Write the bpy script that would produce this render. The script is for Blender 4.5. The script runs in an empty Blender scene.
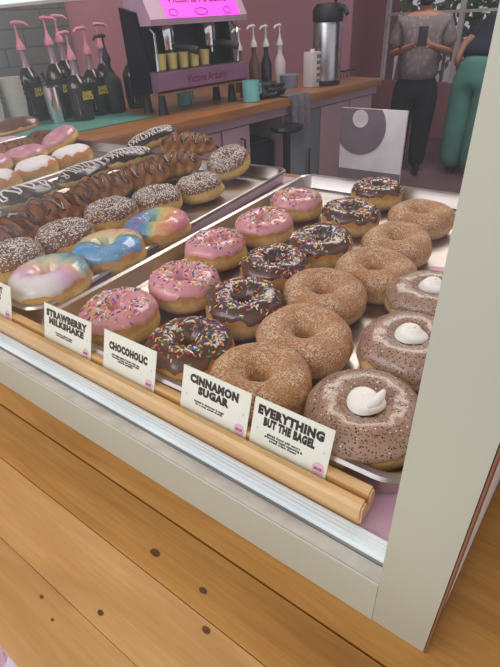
import bpy, bmesh, math, random
from mathutils import Vector, Matrix, noise
PI = math.pi
sc = bpy.context.scene
COL = sc.collection

# ------------------------------------------------------------------ camera
cam_d = bpy.data.cameras.new('camera'); cam = bpy.data.objects.new('camera', cam_d); COL.objects.link(cam)
cam_d.sensor_fit = 'VERTICAL'; cam_d.sensor_height = 36; cam_d.sensor_width = 27
cam_d.lens = 36 * 466.374 / 667; cam_d.clip_start = .01; cam_d.clip_end = 200
_r = Vector((0.81294, 0.58033, -0.04846)); _u = Vector((-0.29579, 0.48316, 0.82405)); _f = Vector((-0.50164, 0.65557, -0.56444))
M = Matrix.Identity(4)
for i in range(3):
    M[i][0] = _r[i]; M[i][1] = _u[i]; M[i][2] = -_f[i]
M[0][3], M[1][3], M[2][3] = 0, 0, .335
cam.matrix_world = M
sc.camera = cam

# ------------------------------------------------------------------ light
w = bpy.data.worlds.new('world'); sc.world = w; w.use_nodes = True
bg = w.node_tree.nodes['Background']
bg.inputs[0].default_value = (.90, .95, 1.0, 1); bg.inputs[1].default_value = .86

def area(name, loc, target, sx, sy, power, col):
    d = bpy.data.lights.new(name, 'AREA'); d.shape = 'RECTANGLE'; d.size = sx; d.size_y = sy; d.energy = power; d.color = col
    o = bpy.data.objects.new(name, d); COL.objects.link(o); o.location = loc
    o.rotation_euler = (Vector(target) - Vector(loc)).to_track_quat('-Z', 'Y').to_euler()
    return o
area('storefront_daylight', (-1.2, -1.7, 1.5), (-.4, .5, 0), 3.0, 1.2, 38, (.98, .99, 1))
area('far_room_light', (-1.2, 4.4, 1.6), (-1.3, 4.8, -1), 1.2, .5, 26, (1, .95, .92))
area('shop_ceiling_light', (-.9, 1.9, 1.55), (-.8, 1.0, 0), 1.8, .6, 27, (1, .95, .87))
sc.view_settings.view_transform = 'Standard'; sc.view_settings.look = 'None'
sc.view_settings.exposure = 0.0; sc.view_settings.gamma = 1; sc.view_settings.use_curve_mapping = False

# ------------------------------------------------------------------ materials
def srgb(c):
    return tuple((x/255/12.92 if x/255 <= .04045 else ((x/255+.055)/1.055)**2.4) for x in c) + (1,)
class NT:
    def __init__(s, name):
        s.m = bpy.data.materials.new(name); s.m.use_nodes = True; s.t = s.m.node_tree; s.b = s.t.nodes['Principled BSDF']
        s.n = s.t.nodes.new
    def new(s, typ, **kw):
        n = s.t.nodes.new(typ)
        for k, v in kw.items(): setattr(n, k, v)
        return n
    def link(s, a, b): s.t.links.new(a, b)
    def coord(s, scale=(1, 1, 1), rot=(0, 0, 0), loc=(0, 0, 0)):
        tc = s.new('ShaderNodeTexCoord'); mp = s.new('ShaderNodeMapping')
        mp.inputs['Scale'].default_value = scale; mp.inputs['Rotation'].default_value = rot; mp.inputs['Location'].default_value = loc
        s.link(tc.outputs['Object'], mp.inputs[0]); return mp.outputs[0]
    def noise(s, vec, scale, detail=3, rough=.5, dist=0):
        n = s.new('ShaderNodeTexNoise'); n.inputs['Scale'].default_value = scale; n.inputs['Detail'].default_value = detail
        n.inputs['Roughness'].default_value = rough; n.inputs['Distortion'].default_value = dist
        s.link(vec, n.inputs['Vector']); return n.outputs['Fac']
    def voro(s, vec, scale):
        n = s.new('ShaderNodeTexVoronoi'); n.inputs['Scale'].default_value = scale; s.link(vec, n.inputs['Vector']); return n
    def ramp(s, fac, stops, interp='LINEAR'):
        r = s.new('ShaderNodeValToRGB'); r.color_ramp.interpolation = interp
        e = r.color_ramp.elements
        while len(e) < len(stops): e.new(.5)
        for el, (p, c) in zip(e, stops): el.position = p; el.color = c
        s.link(fac, r.inputs[0]); return r.outputs[0]
    def mix(s, fac, a, b, mode='MIX'):
        n = s.new('ShaderNodeMix', data_type='RGBA', blend_type=mode)
        for sock, v in ((n.inputs[0], fac), (n.inputs[6], a), (n.inputs[7], b)):
            if hasattr(v, 'node'): s.link(v, sock)
            else: sock.default_value = v
        return n.outputs[2]
    def math(s, op, a, b=0, clamp=False):
        n = s.new('ShaderNodeMath', operation=op); n.use_clamp = clamp
        for sock, v in ((n.inputs[0], a), (n.inputs[1], b)):
            if hasattr(v, 'node'): s.link(v, sock)
            else: sock.default_value = v
        return n.outputs[0]
    def col(s, v):
        if hasattr(v, 'node'): s.link(v, s.b.inputs['Base Color'])
        else: s.b.inputs['Base Color'].default_value = v
    def bump(s, h, strength=.3, dist=.001):
        n = s.new('ShaderNodeBump'); n.inputs['Strength'].default_value = strength; n.inputs['Distance'].default_value = dist
        s.link(h, n.inputs['Height']); s.link(n.outputs[0], s.b.inputs['Normal'])
    def set(s, rough=.5, metal=0, spec=.5, coat=0, sss=0):
        s.b.inputs['Roughness'].default_value = rough; s.b.inputs['Metallic'].default_value = metal
        s.b.inputs['Specular IOR Level'].default_value = spec; s.b.inputs['Coat Weight'].default_value = coat
        return s.m
W1, B1 = (1, 1, 1, 1), (0, 0, 0, 1)

def simple(name, c, rough=.5, metal=0, var=.06, scale=8, coat=0, spec=.5, emit=0):
    t = NT(name); base = srgb(c)
    n = t.noise(t.coord(), scale, 4)
    lo = tuple(x*(1-var*2) for x in base[:3]) + (1,); hi = tuple(min(1, x*(1+var*2)) for x in base[:3]) + (1,)
    cc = t.ramp(n, [(.3, lo), (.7, hi)]); t.col(cc)
    if emit:
        t.link(cc, t.b.inputs['Emission Color']); t.b.inputs['Emission Strength'].default_value = emit
    return t.set(rough, metal, spec, coat)

def wood(name, dark, mid, light, axis='x', scale=1, rough=.4, coat=.15, plank=None):
    t = NT(name)
    sc_ = {'x': (1.2*scale, 14*scale, 14*scale), 'y': (14*scale, 1.2*scale, 14*scale)}[axis]
    v = t.coord(sc_)
    n1 = t.noise(v, 3.2, 6, .6, 1.2)
    n2 = t.noise(t.coord((3*scale, 3*scale, 3*scale)), 2.5, 3)
    c = t.ramp(n1, [(.28, srgb(dark)), (.5, srgb(mid)), (.72, srgb(light))])
    c = t.mix(t.ramp(n2, [(.35, (0, 0, 0, 1)), (.7, (.55, .55, .55, 1))]), c, srgb(light))
    f = t.noise(t.coord((sc_[0]*3, sc_[1]*6, sc_[2]*6)), 6, 4)
    c = t.mix(t.ramp(f, [(.45, (.22, .22, .22, 1)), (.6, B1)]), c, srgb(dark))
    t.col(c); t.bump(n1, .08, .001)
    return t.set(rough, 0, .4, coat)

def dough_mat(name, brown, mid, pale, h=.04):
    t = NT(name)
    tc = t.new('ShaderNodeTexCoord'); sep = t.new('ShaderNodeSeparateXYZ'); t.link(tc.outputs['Object'], sep.inputs[0])
    n = t.noise(tc.outputs['Object'], 60, 4)
    z = t.math('ADD', sep.outputs[2], t.math('MULTIPLY', t.math('SUBTRACT', n, .5), .012))
    f = t.math('DIVIDE', z, h)
    c = t.ramp(f, [(0, srgb(brown)), (.22, srgb(mid)), (.36, srgb(pale)), (.50, srgb(pale)), (.62, srgb(mid)), (.85, srgb(brown))])
    n2 = t.noise(tc.outputs['Object'], 200, 5)
    c = t.mix(t.ramp(n2, [(.4, (.25, .25, .25, 1)), (.6, B1)]), c, srgb(brown))
    t.col(c); t.bump(n2, .25, .0012)
    return t.set(.55, 0, .3)
def sugar_mat():
    t = NT('cinnamon_sugar'); tc = t.new('ShaderNodeTexCoord'); sep = t.new('ShaderNodeSeparateXYZ'); t.link(tc.outputs['Object'], sep.inputs[0])
    v = tc.outputs['Object']
    n = t.noise(v, 45, 4)
    z = t.math('ADD', sep.outputs[2], t.math('MULTIPLY', t.math('SUBTRACT', n, .5), .016))
    c = t.ramp(t.math('DIVIDE', z, .04), [(0, srgb((164, 106, 52))), (.25, srgb((220, 178, 108))), (.42, srgb((230, 198, 132))), (.6, srgb((196, 136, 72))), (.85, srgb((180, 124, 72)))])
    patch = t.noise(v, 38, 3)
    c = t.mix(t.ramp(patch, [(.50, B1), (.66, (.45, .45, .45, 1))]), c, srgb((178, 108, 48)))
    fine = t.noise(v, 560, 2, .75)
    fine2 = t.noise(v, 60, 2)
    m = t.math('MULTIPLY', t.ramp(fine, [(.47, B1), (.55, W1)]), t.ramp(fine2, [(.36, (.30, .30, .30, 1)), (.62, (.85, .85, .85, 1))]))
    c = t.mix(m, c, srgb((240, 220, 192)))
    c = t.mix(t.ramp(t.noise(v, 700, 2, .7), [(.38, (.55, .55, .55, 1)), (.46, B1)]), c, srgb((132, 78, 38)))
    t.col(c); t.bump(fine, .9, .0016)
    return t.set(.75, 0, .3)
def glaze_mat(name, c1, c2, rough=.28, coat=.3):
    t = NT(name); v = t.coord()
    n = t.noise(v, 40, 3); t.col(t.ramp(n, [(.3, srgb(c1)), (.7, srgb(c2))])); t.bump(n, .25, .002)
    t.b.inputs['Subsurface Weight'].default_value = .0
    return t.set(rough, 0, .5, coat)
def speck_mat(name, base, base2, specs, rough=.4, coat=.1):
    """specs: list of (scale, threshold, colour)"""
    t = NT(name); v = t.coord(); n = t.noise(v, 35, 3)
    c = t.ramp(n, [(.3, srgb(base)), (.7, srgb(base2))])
    for i, (s_, th, cc) in enumerate(specs):
        vo = t.voro(t.coord((1, 1, 1), (0, 0, 0), (i*3.1, i*1.7, 0)), s_)
        c = t.mix(t.ramp(vo.outputs['Distance'], [(th*.8, W1), (th, B1)]), c, srgb(cc))
    t.col(c); t.bump(t.noise(v, 500, 2), .35, .001)
    return t.set(rough, 0, .4, coat)
def rainbow_mat(name, stops, ang):
    t = NT(name); v = t.coord((1, 1, 1), (0, 0, ang))
    sep = t.new('ShaderNodeSeparateXYZ'); t.link(v, sep.inputs[0])
    n = t.noise(v, 22, 2, .4, 1.0)
    f = t.math('ADD', t.math('ADD', t.math('MULTIPLY', sep.outputs[0], 9.5), .5), t.math('MULTIPLY', t.math('SUBTRACT', n, .5), .55))
    c = t.ramp(f, [(p, srgb(cc)) for p, cc in stops])
    fine = t.voro(v, 900)
    fz = t.noise(v, 50, 2)
    m = t.math('MULTIPLY', t.ramp(fine.outputs['Distance'], [(.25, W1), (.4, B1)]), t.ramp(fz, [(.45, B1), (.6, (.6, .6, .6, 1))]))
    c = t.mix(m, c, srgb((245, 240, 250)))
    t.col(c); return t.set(.3, 0, .5, .4)
def metal_mat(name, c, rough=.35):
    t = NT(name); n = t.noise(t.coord(), 12, 4)
    t.col(t.ramp(n, [(.3, srgb(c)), (.7, srgb(tuple(min(255, x+12) for x in c)))]))
    rr = t.ramp(n, [(.3, (rough*.8,)*3+(1,)), (.7, (rough*1.2,)*3+(1,))]); t.link(rr, t.b.inputs['Roughness'])
    t.b.inputs['Metallic'].default_value = 1
    return t.m
def glass_mat(name, tint=(1, 1, 1), refl=1.0, ior=1.45):
    m = bpy.data.materials.new(name); m.use_nodes = True; t = m.node_tree; t.nodes.clear()
    o = t.nodes.new('ShaderNodeOutputMaterial'); tr = t.nodes.new('ShaderNodeBsdfTransparent'); g = t.nodes.new('ShaderNodeBsdfGlossy')
    tr.inputs[0].default_value = tint + (1,); g.inputs[0].default_value = (refl, refl, refl, 1); g.inputs['Roughness'].default_value = .02
    lw = t.nodes.new('ShaderNodeLayerWeight'); lw.inputs[0].default_value = .5; mx = t.nodes.new('ShaderNodeMixShader')
    pw = t.nodes.new('ShaderNodeMath'); pw.operation = 'POWER'; pw.inputs[1].default_value = 5; t.links.new(lw.outputs['Facing'], pw.inputs[0])
    fr = t.nodes.new('ShaderNodeMath'); fr.operation = 'MULTIPLY_ADD'; fr.inputs[1].default_value = .6; fr.inputs[2].default_value = .016; t.links.new(pw.outputs[0], fr.inputs[0])
    t.links.new(fr.outputs[0], mx.inputs[0]); t.links.new(tr.outputs[0], mx.inputs[1]); t.links.new(g.outputs[0], mx.inputs[2]); t.links.new(mx.outputs[0], o.inputs[0])
    return m

mt = {}
mt['post'] = simple('painted_frame', (180, 176, 158), .45, var=.03, scale=5)
mt['ledge'] = simple('ledge_paint', (204, 200, 192), .5, var=.06, scale=60)
mt['sill'] = simple('white_sill', (240, 250, 255), .3, var=.02)
mt['gasket'] = simple('grey_gasket', (120, 122, 120), .6)
mt['brown_trim'] = simple('brown_edge', (130, 82, 58), .5)
mt['white_panel'] = simple('white_side_panel', (250, 247, 252), .25, var=.02)
mt['pink_floor'] = simple('pink_liner', (216, 176, 196), .5, var=.03)
mt['counter'] = wood('counter_wood', (146, 94, 40), (176, 122, 56), (192, 140, 76), 'x', 1, .42, .12)
mt['plank'] = wood('plank_wood', (164, 114, 62), (190, 138, 80), (206, 158, 100), 'x', .8, .42, .12)
mt['groove'] = simple('groove_dark', (60, 34, 16), .8)
mt['knot'] = simple('wood_knot', (92, 54, 26), .5, var=.2, scale=300)
mt['bamboo'] = wood('pale_wood', (196, 148, 88), (216, 172, 112), (230, 190, 132), 'x', 1.6, .4, .2)
mt['backwood'] = wood('back_counter_wood', (120, 72, 34), (158, 102, 54), (178, 122, 72), 'x', .6, .35, .25)
mt['tray'] = metal_mat('aluminium', (186, 178, 174), .33)
mt['dough'] = dough_mat('yeast_dough', (160, 98, 46), (198, 146, 76), (226, 190, 122))
mt['dough2'] = dough_mat('light_dough', (186, 122, 62), (212, 164, 92), (230, 196, 124))
mt['fried'] = dough_mat('fried_pastry', (132, 80, 36), (162, 106, 54), (188, 138, 84))
mt['sugar'] = sugar_mat()
mt['pink'] = glaze_mat('pink_icing', (212, 140, 148), (230, 166, 172))
mt['pink2'] = glaze_mat('rose_glaze', (196, 128, 146), (220, 164, 176), .3)
mt['choc'] = glaze_mat('chocolate_icing', (78, 48, 36), (104, 68, 50), .25, .4)
mt['choc2'] = glaze_mat('dark_chocolate', (44, 26, 22), (66, 40, 32), .3, .3)
mt['milkchoc'] = glaze_mat('milk_chocolate', (92, 56, 40), (112, 70, 52), .3, .3)
mt['icing'] = glaze_mat('white_icing', (226, 214, 206), (238, 230, 224), .4, .1)
mt['drizzle'] = glaze_mat('chocolate_drizzle', (74, 38, 18), (98, 54, 28), .35, .1)
mt['everything'] = speck_mat('seasoned_glaze', (152, 118, 96), (182, 150, 126), [(420, .30, (66, 46, 42)), (260, .24, (56, 40, 38)), (300, .2, (120, 84, 70)), (150, .12, (232, 216, 190))], .3, .35)
mt['coco'] = speck_mat('coconut_chocolate', (104, 68, 44), (138, 96, 66), [(330, .36, (232, 226, 220))], .6)
mt['powder'] = speck_mat('powdered_sugar', (238, 232, 230), (226, 214, 208), [(300, .2, (206, 170, 130))], .9, 0)
mt['cream'] = simple('whipped_cream', (250, 247, 236), .5, var=.02)
mt['rb1'] = rainbow_mat('rainbow_glaze_a', [(.02, (226, 222, 214)), (.16, (234, 224, 226)), (.34, (226, 178, 206)), (.50, (226, 176, 168)), (.60, (222, 200, 150)), (.72, (130, 176, 176)), (.9, (92, 140, 160))], -1.9)
mt['rb2'] = rainbow_mat('rainbow_glaze_b', [(.05, (110, 160, 190)), (.2, (84, 150, 200)), (.36, (108, 174, 214)), (.50, (92, 132, 140)), (.60, (214, 204, 150)), (.76, (224, 160, 120)), (.95, (222, 180, 130))], -2.3)
mt['rb3'] = rainbow_mat('rainbow_glaze_c', [(.05, (96, 130, 176)), (.2, (120, 120, 178)), (.36, (92, 146, 180)), (.5, (150, 180, 150)), (.62, (220, 196, 110)), (.76, (226, 140, 100)), (.95, (220, 130, 150))], -.62)
SPR = [simple('sprinkle_' + n, c, .4, var=0) for n, c in (('white', (244, 240, 232)), ('yellow', (240, 206, 84)), ('orange', (228, 124, 60)), ('pink', (214, 74, 108)), ('blue', (56, 66, 168)), ('green', (74, 150, 110)), ('cream', (246, 226, 186)))]
mt['card'] = simple('card_paper', (232, 232, 216), .7, var=.02, scale=40)
mt['ink'] = simple('black_ink', (34, 34, 36), .7, var=0)
mt['sticker'] = simple('pink_sticker', (228, 184, 200), .6, var=.02)
mt['stickerink'] = simple('sticker_ink', (120, 60, 80), .6)
mt['mint'] = simple('pale_blue_mark', (150, 196, 206), .6)
mt['peach'] = simple('peach_mark', (236, 190, 160), .6)
mt['glass'] = glass_mat('case_glass', (.985, .98, .985), 1.0)
mt['winglass'] = glass_mat('dimming_window_glass', (.72, .66, .69), 1.0)  # tint puts the dimness of the reflected street into the glass colour
mt['bottle_glass'] = glass_mat('bottle_glass', (.80, .82, .82), 1.0, 1.6)

# ------------------------------------------------------------------ helpers
def tag(o, label=None, cat=None, group=None, kind=None):
    if label: o['label'] = label
    if cat: o['category'] = cat
    if group: o['group'] = group
    if kind: o['kind'] = kind
    return o
def thing(name, label, cat, loc=(0, 0, 0), rot=(0, 0, 0), group=None):
    o = bpy.data.objects.new(name, None); COL.objects.link(o); o.location = loc; o.rotation_euler = rot; o.empty_display_size = .02
    return tag(o, label, cat, group)
def mesh(name, bm, mats, parent=None, smooth=True, loc=None, rot=None):
    me = bpy.data.meshes.new(name); bmesh.ops.recalc_face_normals(bm, faces=bm.faces); bm.to_mesh(me); bm.free()
    if not isinstance(mats, (list, tuple)): mats = [mats]
    for m_ in mats: me.materials.append(m_)
    if smooth:
        for p in me.polygons: p.use_smooth = True
        try: me.set_sharp_from_angle(angle=math.radians(42))
        except Exception: pass
    o = bpy.data.objects.new(name, me); COL.objects.link(o)
    if parent: o.parent = parent
    if loc: o.location = loc
    if rot: o.rotation_euler = rot
    return o
def struct(o):
    o['kind'] = 'structure'; return o
def box(bm, x0, x1, y0, y1, z0, z1, bev=0, mi=0, seg=2):
    vs = [bm.verts.new((x, y, z)) for x in (x0, x1) for y in (y0, y1) for z in (z0, z1)]
    fs = [bm.faces.new([vs[i] for i in q]) for q in ((0, 1, 3, 2), (4, 6, 7, 5), (0, 4, 5, 1), (2, 3, 7, 6), (0, 2, 6, 4), (1, 5, 7, 3))]
    for f in fs: f.material_index = mi
    if bev:
        es = list({e for f in fs for e in f.edges})
        r = bmesh.ops.bevel(bm, geom=es, offset=bev, segments=seg, affect='EDGES', profile=.6)
        for f in r['faces']: f.material_index = mi
    return vs
def lathe(bm, prof, n=24, cx=0, cy=0, cz=0, mi=0, cap=True):
    rings = []
    for (r, z) in prof:
        rings.append([bm.verts.new((cx + r*math.cos(2*PI*i/n), cy + r*math.sin(2*PI*i/n), cz + z)) for i in range(n)])
    for a, b in zip(rings, rings[1:]):
        for i in range(n):
            f = bm.faces.new((a[i], a[(i+1) % n], b[(i+1) % n], b[i])); f.material_index = mi
    if cap:
        for rg in (rings[0], rings[-1]):
            f = bm.faces.new(rg); f.material_index = mi
def tube(bm, pts, rad, n=8, mi=0):
    pts = [Vector(p) for p in pts]; rings = []
    rads = rad if isinstance(rad, (list, tuple)) else [rad]*len(pts)
    up = Vector((0, 0, 1)); prev = None
    for i, p in enumerate(pts):
        d = (pts[min(i+1, len(pts)-1)] - pts[max(i-1, 0)]).normalized()
        if prev is None:
            a = d.cross(up)
            if a.length < .1: a = d.cross(Vector((1, 0, 0)))
        else: a = prev - d*prev.dot(d)
        a.normalize(); prev = a; b = d.cross(a)
        rings.append([bm.verts.new(p + (a*math.cos(2*PI*k/n) + b*math.sin(2*PI*k/n))*rads[i]) for k in range(n)])
    for r0, r1 in zip(rings, rings[1:]):
        for k in range(n):
            f = bm.faces.new((r0[k], r0[(k+1) % n], r1[(k+1) % n], r1[k])); f.material_index = mi
    for rg in (rings[0], rings[-1]): bm.faces.new(rg).material_index = mi
def prism(bm, poly, axis, a0, a1, mi=0):
    """extrude a 2D polygon along an axis ('x': poly in yz, 'y': poly in xz, 'z': poly in xy)"""
    def P(q, a): return {'x': (a, q[0], q[1]), 'y': (q[0], a, q[1]), 'z': (q[0], q[1], a)}[axis]
    A = [bm.verts.new(P(q, a0)) for q in poly]; B = [bm.verts.new(P(q, a1)) for q in poly]; n = len(poly)
    fs = [bm.faces.new(A), bm.faces.new(B)] + [bm.faces.new((A[i], A[(i+1) % n], B[(i+1) % n], B[i])) for i in range(n)]
    for f in fs: f.material_index = mi
def part(name, fn, mat, parent, **kw):
    bm = bmesh.new(); fn(bm); return mesh(name, bm, mat, parent, **kw)
def text(name, s, size, mat, parent, loc, rot, bold=0, align='CENTER', ext=.00012, spacing=1.0, sx=1.0, fit=None):
    cu = bpy.data.curves.new(name, 'FONT'); cu.body = s; cu.size = size; cu.align_x = align; cu.align_y = 'CENTER'
    cu.offset = bold; cu.extrude = ext; cu.space_character = spacing; cu.resolution_u = 2; cu.space_line = .82
    tmp = bpy.data.objects.new(name + '_tmp', cu); COL.objects.link(tmp)
    me = bpy.data.meshes.new_from_object(tmp.evaluated_get(bpy.context.evaluated_depsgraph_get()))
    bpy.data.objects.remove(tmp); me.materials.clear(); me.materials.append(mat)
    if fit:
        xs_ = [v.co.x for v in me.vertices]; sx = fit/(max(xs_) - min(xs_))
    for v in me.vertices: v.co.x *= sx
    o = bpy.data.objects.new(name, me); COL.objects.link(o); o.parent = parent; o.location = loc; o.rotation_euler = rot
    return o

# ------------------------------------------------------------------ the counter in front and the display case
c = thing('service_counter', 'orange-brown knotty wooden plank counter the pastry case stands on', 'counter', (0, 0, 0))
def f(bm): box(bm, -2.2, .9, .1385, 1.02, -.03, 0, .0012)
part('top_board', f, mt['counter'], c)
for i, (a, b) in enumerate(((.0965, .1371), (.0505, .0960), (.0070, .0500))):
    def f(bm): box(bm, -2.2, .9, a - (.0003 if i else 0), b, -.0318, -.0012 if i else -.0010, .0005)
    part('plank', f, mt['plank'] if i else mt['counter'], c)
def f(bm): box(bm, -2.2, .9, .008, 1.0, -.06, -.032)
part('underside', f, mt['groove'], c)
def f(bm): box(bm, -2.15, .85, .06, .98, -1.15, -.061)
part('counter_base', f, mt['pink_floor'], c)
for (x, y, r) in ((-.1883, .1108, .0034), (-.1392, .1096, .0026), (-.1210, .0912, .0025), (-.1887, .0581, .002), (-.2328, .0411, .0013), (-.2127, .0362, .001)):
    def f(bm):
        rnd = random.Random(int(-x*1e4))
        vs = [bm.verts.new((x + r*1.25*math.cos(a*PI/8)*(1+.15*rnd.random()), y + r*.72*math.sin(a*PI/8)*(1+.2*rnd.random()), -.0009)) for a in range(16)]
        bm.faces.new(vs); vs2 = [bm.verts.new((v.co.x, v.co.y, -.0013)) for v in vs]
        for a in range(16): bm.faces.new((vs[a], vs[(a+1) % 16], vs2[(a+1) % 16], vs2[a]))
    part('knot', f, mt['knot'], c)

Y0 = .1576
case = thing('display_case', 'grey-beige framed glass pastry case holding trays of doughnuts on the wooden counter', 'display case', (0, 0, 0))
def f(bm): box(bm, -.0335, .0006, Y0, Y0 + .022, .0005, .46, .0006)
part('corner_post', f, mt['post'], case)
def f(bm):
    prism(bm, [(Y0, .0005), (Y0, .0428), (Y0 + .0012, .0434), (Y0 + .014, .0365), (Y0+.0142, .0005)], 'x', -1.75, -.0336)
part('bottom_rail', f, mt['post'], case)
def f(bm): prism(bm, [(Y0+.0018, .0434), (Y0+.0172, .0352), (Y0+.0172, .030), (Y0+.0145, .030), (Y0+.0145, .036), (Y0 + .002, .0428)], 'x', -1.75, -.0336)
part('ledge', f, mt['ledge'], case)
def f(bm): box(bm, -1.75, -.0336, .1750, .1768, .030, .0362)
part('gasket', f, mt['gasket'], case)
def f(bm): [box(bm, -1.75, -.0336, .1769, .1935, .012, .0355, .0008)] + [box(bm, -1.74, -.0340, y, y+.0022, .0354, .0360, .0002) for y in (.1838, .1868, .1898)]
part('white_sill', f, mt['sill'], case)
def f(bm): box(bm, -1.75, -.0005, .1937, .905, .022, .030)
part('pink_base_board', f, mt['pink_floor'], case)
def f(bm): box(bm, -1.75, -.0336, Y0, Y0 + .022, .3445, .385, .001)
part('top_rail', f, mt['sill'], case)
def f(bm): box(bm, -1.74, -.034, .1805, .1825, .0357, .3445)
part('front_glass', f, mt['glass'], case)
def side(bm, a, b, z0, z1, t0=0, t1=.004):
    xs = lambda y, o: -.0064 + .0530*y - o
    vs = [bm.verts.new((xs(y, o), y, z)) for o in (t0, t1) for y in (a, b) for z in (z0, z1)]
    for q in ((0, 1, 3, 2), (4, 6, 7, 5), (0, 4, 5, 1), (2, 3, 7, 6), (0, 2, 6, 4), (1, 5, 7, 3)): bm.faces.new([vs[i] for i in q])
part('side_edge_trim', lambda bm: side(bm, Y0+.0002, Y0+.020, .0005, .46, 0, .0010), mt['brown_trim'], case)
part('side_bottom_rail', lambda bm: side(bm, Y0+.020, .95, .0005, .012), mt['brown_trim'], case)
part('side_panel', lambda bm: side(bm, Y0+.020, .95, .012, .46, .0002, .0035), mt['white_panel'], case)

# wooden sign holder
hold = tag(part('sign_holder', lambda bm: None, mt['bamboo'], None), 'long pale wooden bar with a slot holding the flavour cards, behind the white sill', 'sign holder')
bm = bmesh.new()
prism(bm, [(.1955, .0355), (.1948, .040), (.1955, .0490), (.1985, .0515), (.2030, .0520), (.2050, .0500), (.2056, .0405), (.2092, .0405), (.2098, .0500), (.2110, .0518), (.2170, .0518), (.2190, .0500), (.2196, .0400), (.2190, .0310), (.1965, .0310)], 'x', -1.6, -.0620)
es = [e for e in bm.edges if all(abs(v.co.x + .062) < 1e-5 for v in e.verts)]
bmesh.ops.bevel(bm, geom=es, offset=.0016, segments=2, affect='EDGES')
bm.to_mesh(hold.data); bm.free()

# ------------------------------------------------------------------ flavour cards
def card(xl, xr, label, title, body, price='$4.25', hgt=.047, ts=.0078, sub=None):
    wd = xr - xl; t = thing('flavour_card', label, 'sign', ((xl+xr)/2, .2062, .0412), (math.radians(-18), 0, 0), 'flavour cards in the wooden bar')
    t['group'] = 'flavour cards standing in the wooden bar'
    part('card', lambda bm: box(bm, -wd/2, wd/2, 0, .0007, 0, hgt), mt['card'], t, smooth=False)
    r = (PI/2, 0, 0)
    lines = title.split('\n')
    for k, (s_, fr_, yy) in enumerate(zip(lines, ts, ({1: [.70], 2: [.80, .61]}[len(lines)]))):
        sz = hgt*(.215 if k == 0 or len(lines) == 1 else .20)
        text('title', s_, sz, mt['ink'], t, (-wd*.02, -.00015, hgt*yy), r, bold=sz*.074, spacing=1.14, ext=.0001, fit=wd*fr_)
    text('description', body, .0030, mt['ink'], t, (-wd*.06, -.00015, hgt*(.36 if len(lines) == 2 else .47)), r, bold=.00006)
    st = part('price_sticker', lambda bm: lathe(bm, [(.0052, 0), (.0052, .0002)], 24), mt['sticker'], t, loc=(wd*.40, -.0001, hgt*.235), rot=(PI/2, 0, 0))
    text('price', price, .0028, mt['stickerink'], st, (0, 0, .0003), (0, 0, 0), bold=.0001)
    for (px, pz, m_) in ((-.42, .82, 'peach'), (.28, .88, 'mint'), (.43, .55, 'mint'), (-.42, .45, 'mint')):
        def f(bm):
            vs = [bm.verts.new((px*wd + (.0011 if i % 2 else .0005)*math.cos(i*PI/5), -.0001, pz*hgt + (.0011 if i % 2 else .0005)*math.sin(i*PI/5))) for i in range(10)]
            bm.faces.new(vs); vs2 = [bm.verts.new((v.co.x, .0000, v.co.z)) for v in vs]
            for i in range(10): bm.faces.new((vs[i], vs[(i+1) % 10], vs2[(i+1) % 10], vs2[i]))
        part('star_mark', f, mt[m_], t, smooth=False)
card(-.597, -.5165, 'cream card at the left edge of the photo, only its right end showing', 'COCONUT\nCHIPS', 'chocolate glazed donut\nwith coconut flakes', ts=(.6, .5))
card(-.450, -.3693, 'cream card reading STRAWBERRY MILKSHAKE in black', 'STRAWBERRY\nMILKSHAKE', 'strawberry glazed donut\nwith rainbow sprinkles', ts=(.86, .74))
card(-.3493, -.2767, 'cream card reading CHOCOHOLIC in black', 'CHOCOHOLIC', 'chocolate glazed donut with our\nchocolate icing and topped with\nrainbow sprinkles', ts=(.74,))
card(-.2432, -.1705, 'cream card reading CINNAMON SUGAR in black', 'CINNAMON\nSUGAR', 'coated in cinnamon & sugar\nfor a cozy, sweet crunch', ts=(.72, .46))
card(-.1666, -.0970, 'cream card reading EVERYTHING BUT THE BAGEL in black', 'EVERYTHING\nBUT THE BAGEL', 'glazed donut with savory\neverything bagel seasoning &\nsweet cream cheese', ts=(.84, .66))

# ------------------------------------------------------------------ trays
def rrect(w_, l_, r, off, n=8):
    pts = []
    x0, x1, y0, y1 = -w_ - off, off, -off, l_ + off; r = max(.004, r + off)
    for cx, cy, a0 in ((x1-r, y0+r, -90), (x1-r, y1-r, 0), (x0+r, y1-r, 90), (x0+r, y0+r, 180)):
        for k in range(n+1):
            a = math.radians(a0 + 90*k/n); pts.append((cx + r*math.cos(a), cy + r*math.sin(a)))
    return pts
def tray(label, loc, ang, w_=.455, l_=.66):
    bm = bmesh.new()
    loops = [(-.015, .0), (-.0065, .004), (-.004, .019), (-.0015, .0205), (0, .0235), (-.002, .0265), (-.0055, .0272), (-.009, .0248), (-.0105, .018), (-.0165, .0032), (-.022, .0012)]
    rings = [[bm.verts.new((x, y, z)) for x, y in rrect(w_, l_, .03, o)] for o, z in loops]
    n = len(rings[0])
    for a, b in zip(rings, rings[1:]):
        for i in range(n): bm.faces.new((a[i], a[(i+1) % n], b[(i+1) % n], b[i]))
    bm.faces.new(rings[0]); bm.faces.new(rings[-1])
    return tag(mesh('baking_tray', bm, mt['tray'], loc=loc, rot=(0, 0, math.radians(ang))), label, 'tray', 'aluminium baking trays in the case')
TZ = .0303
tray('aluminium baking tray nearest the post, holding pink, chocolate and cinnamon doughnuts', (-.036, .2225, TZ), 1.3, .445, .655)
tray('aluminium baking tray in the middle, holding rainbow and coconut doughnuts, partly empty', (-.490, .2255, TZ), 4.2, .455, .66)
tray('aluminium baking tray farthest left, holding powdered and rose glazed doughnuts', (-.977, .244, TZ), 4.6, .455, .66)

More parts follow.
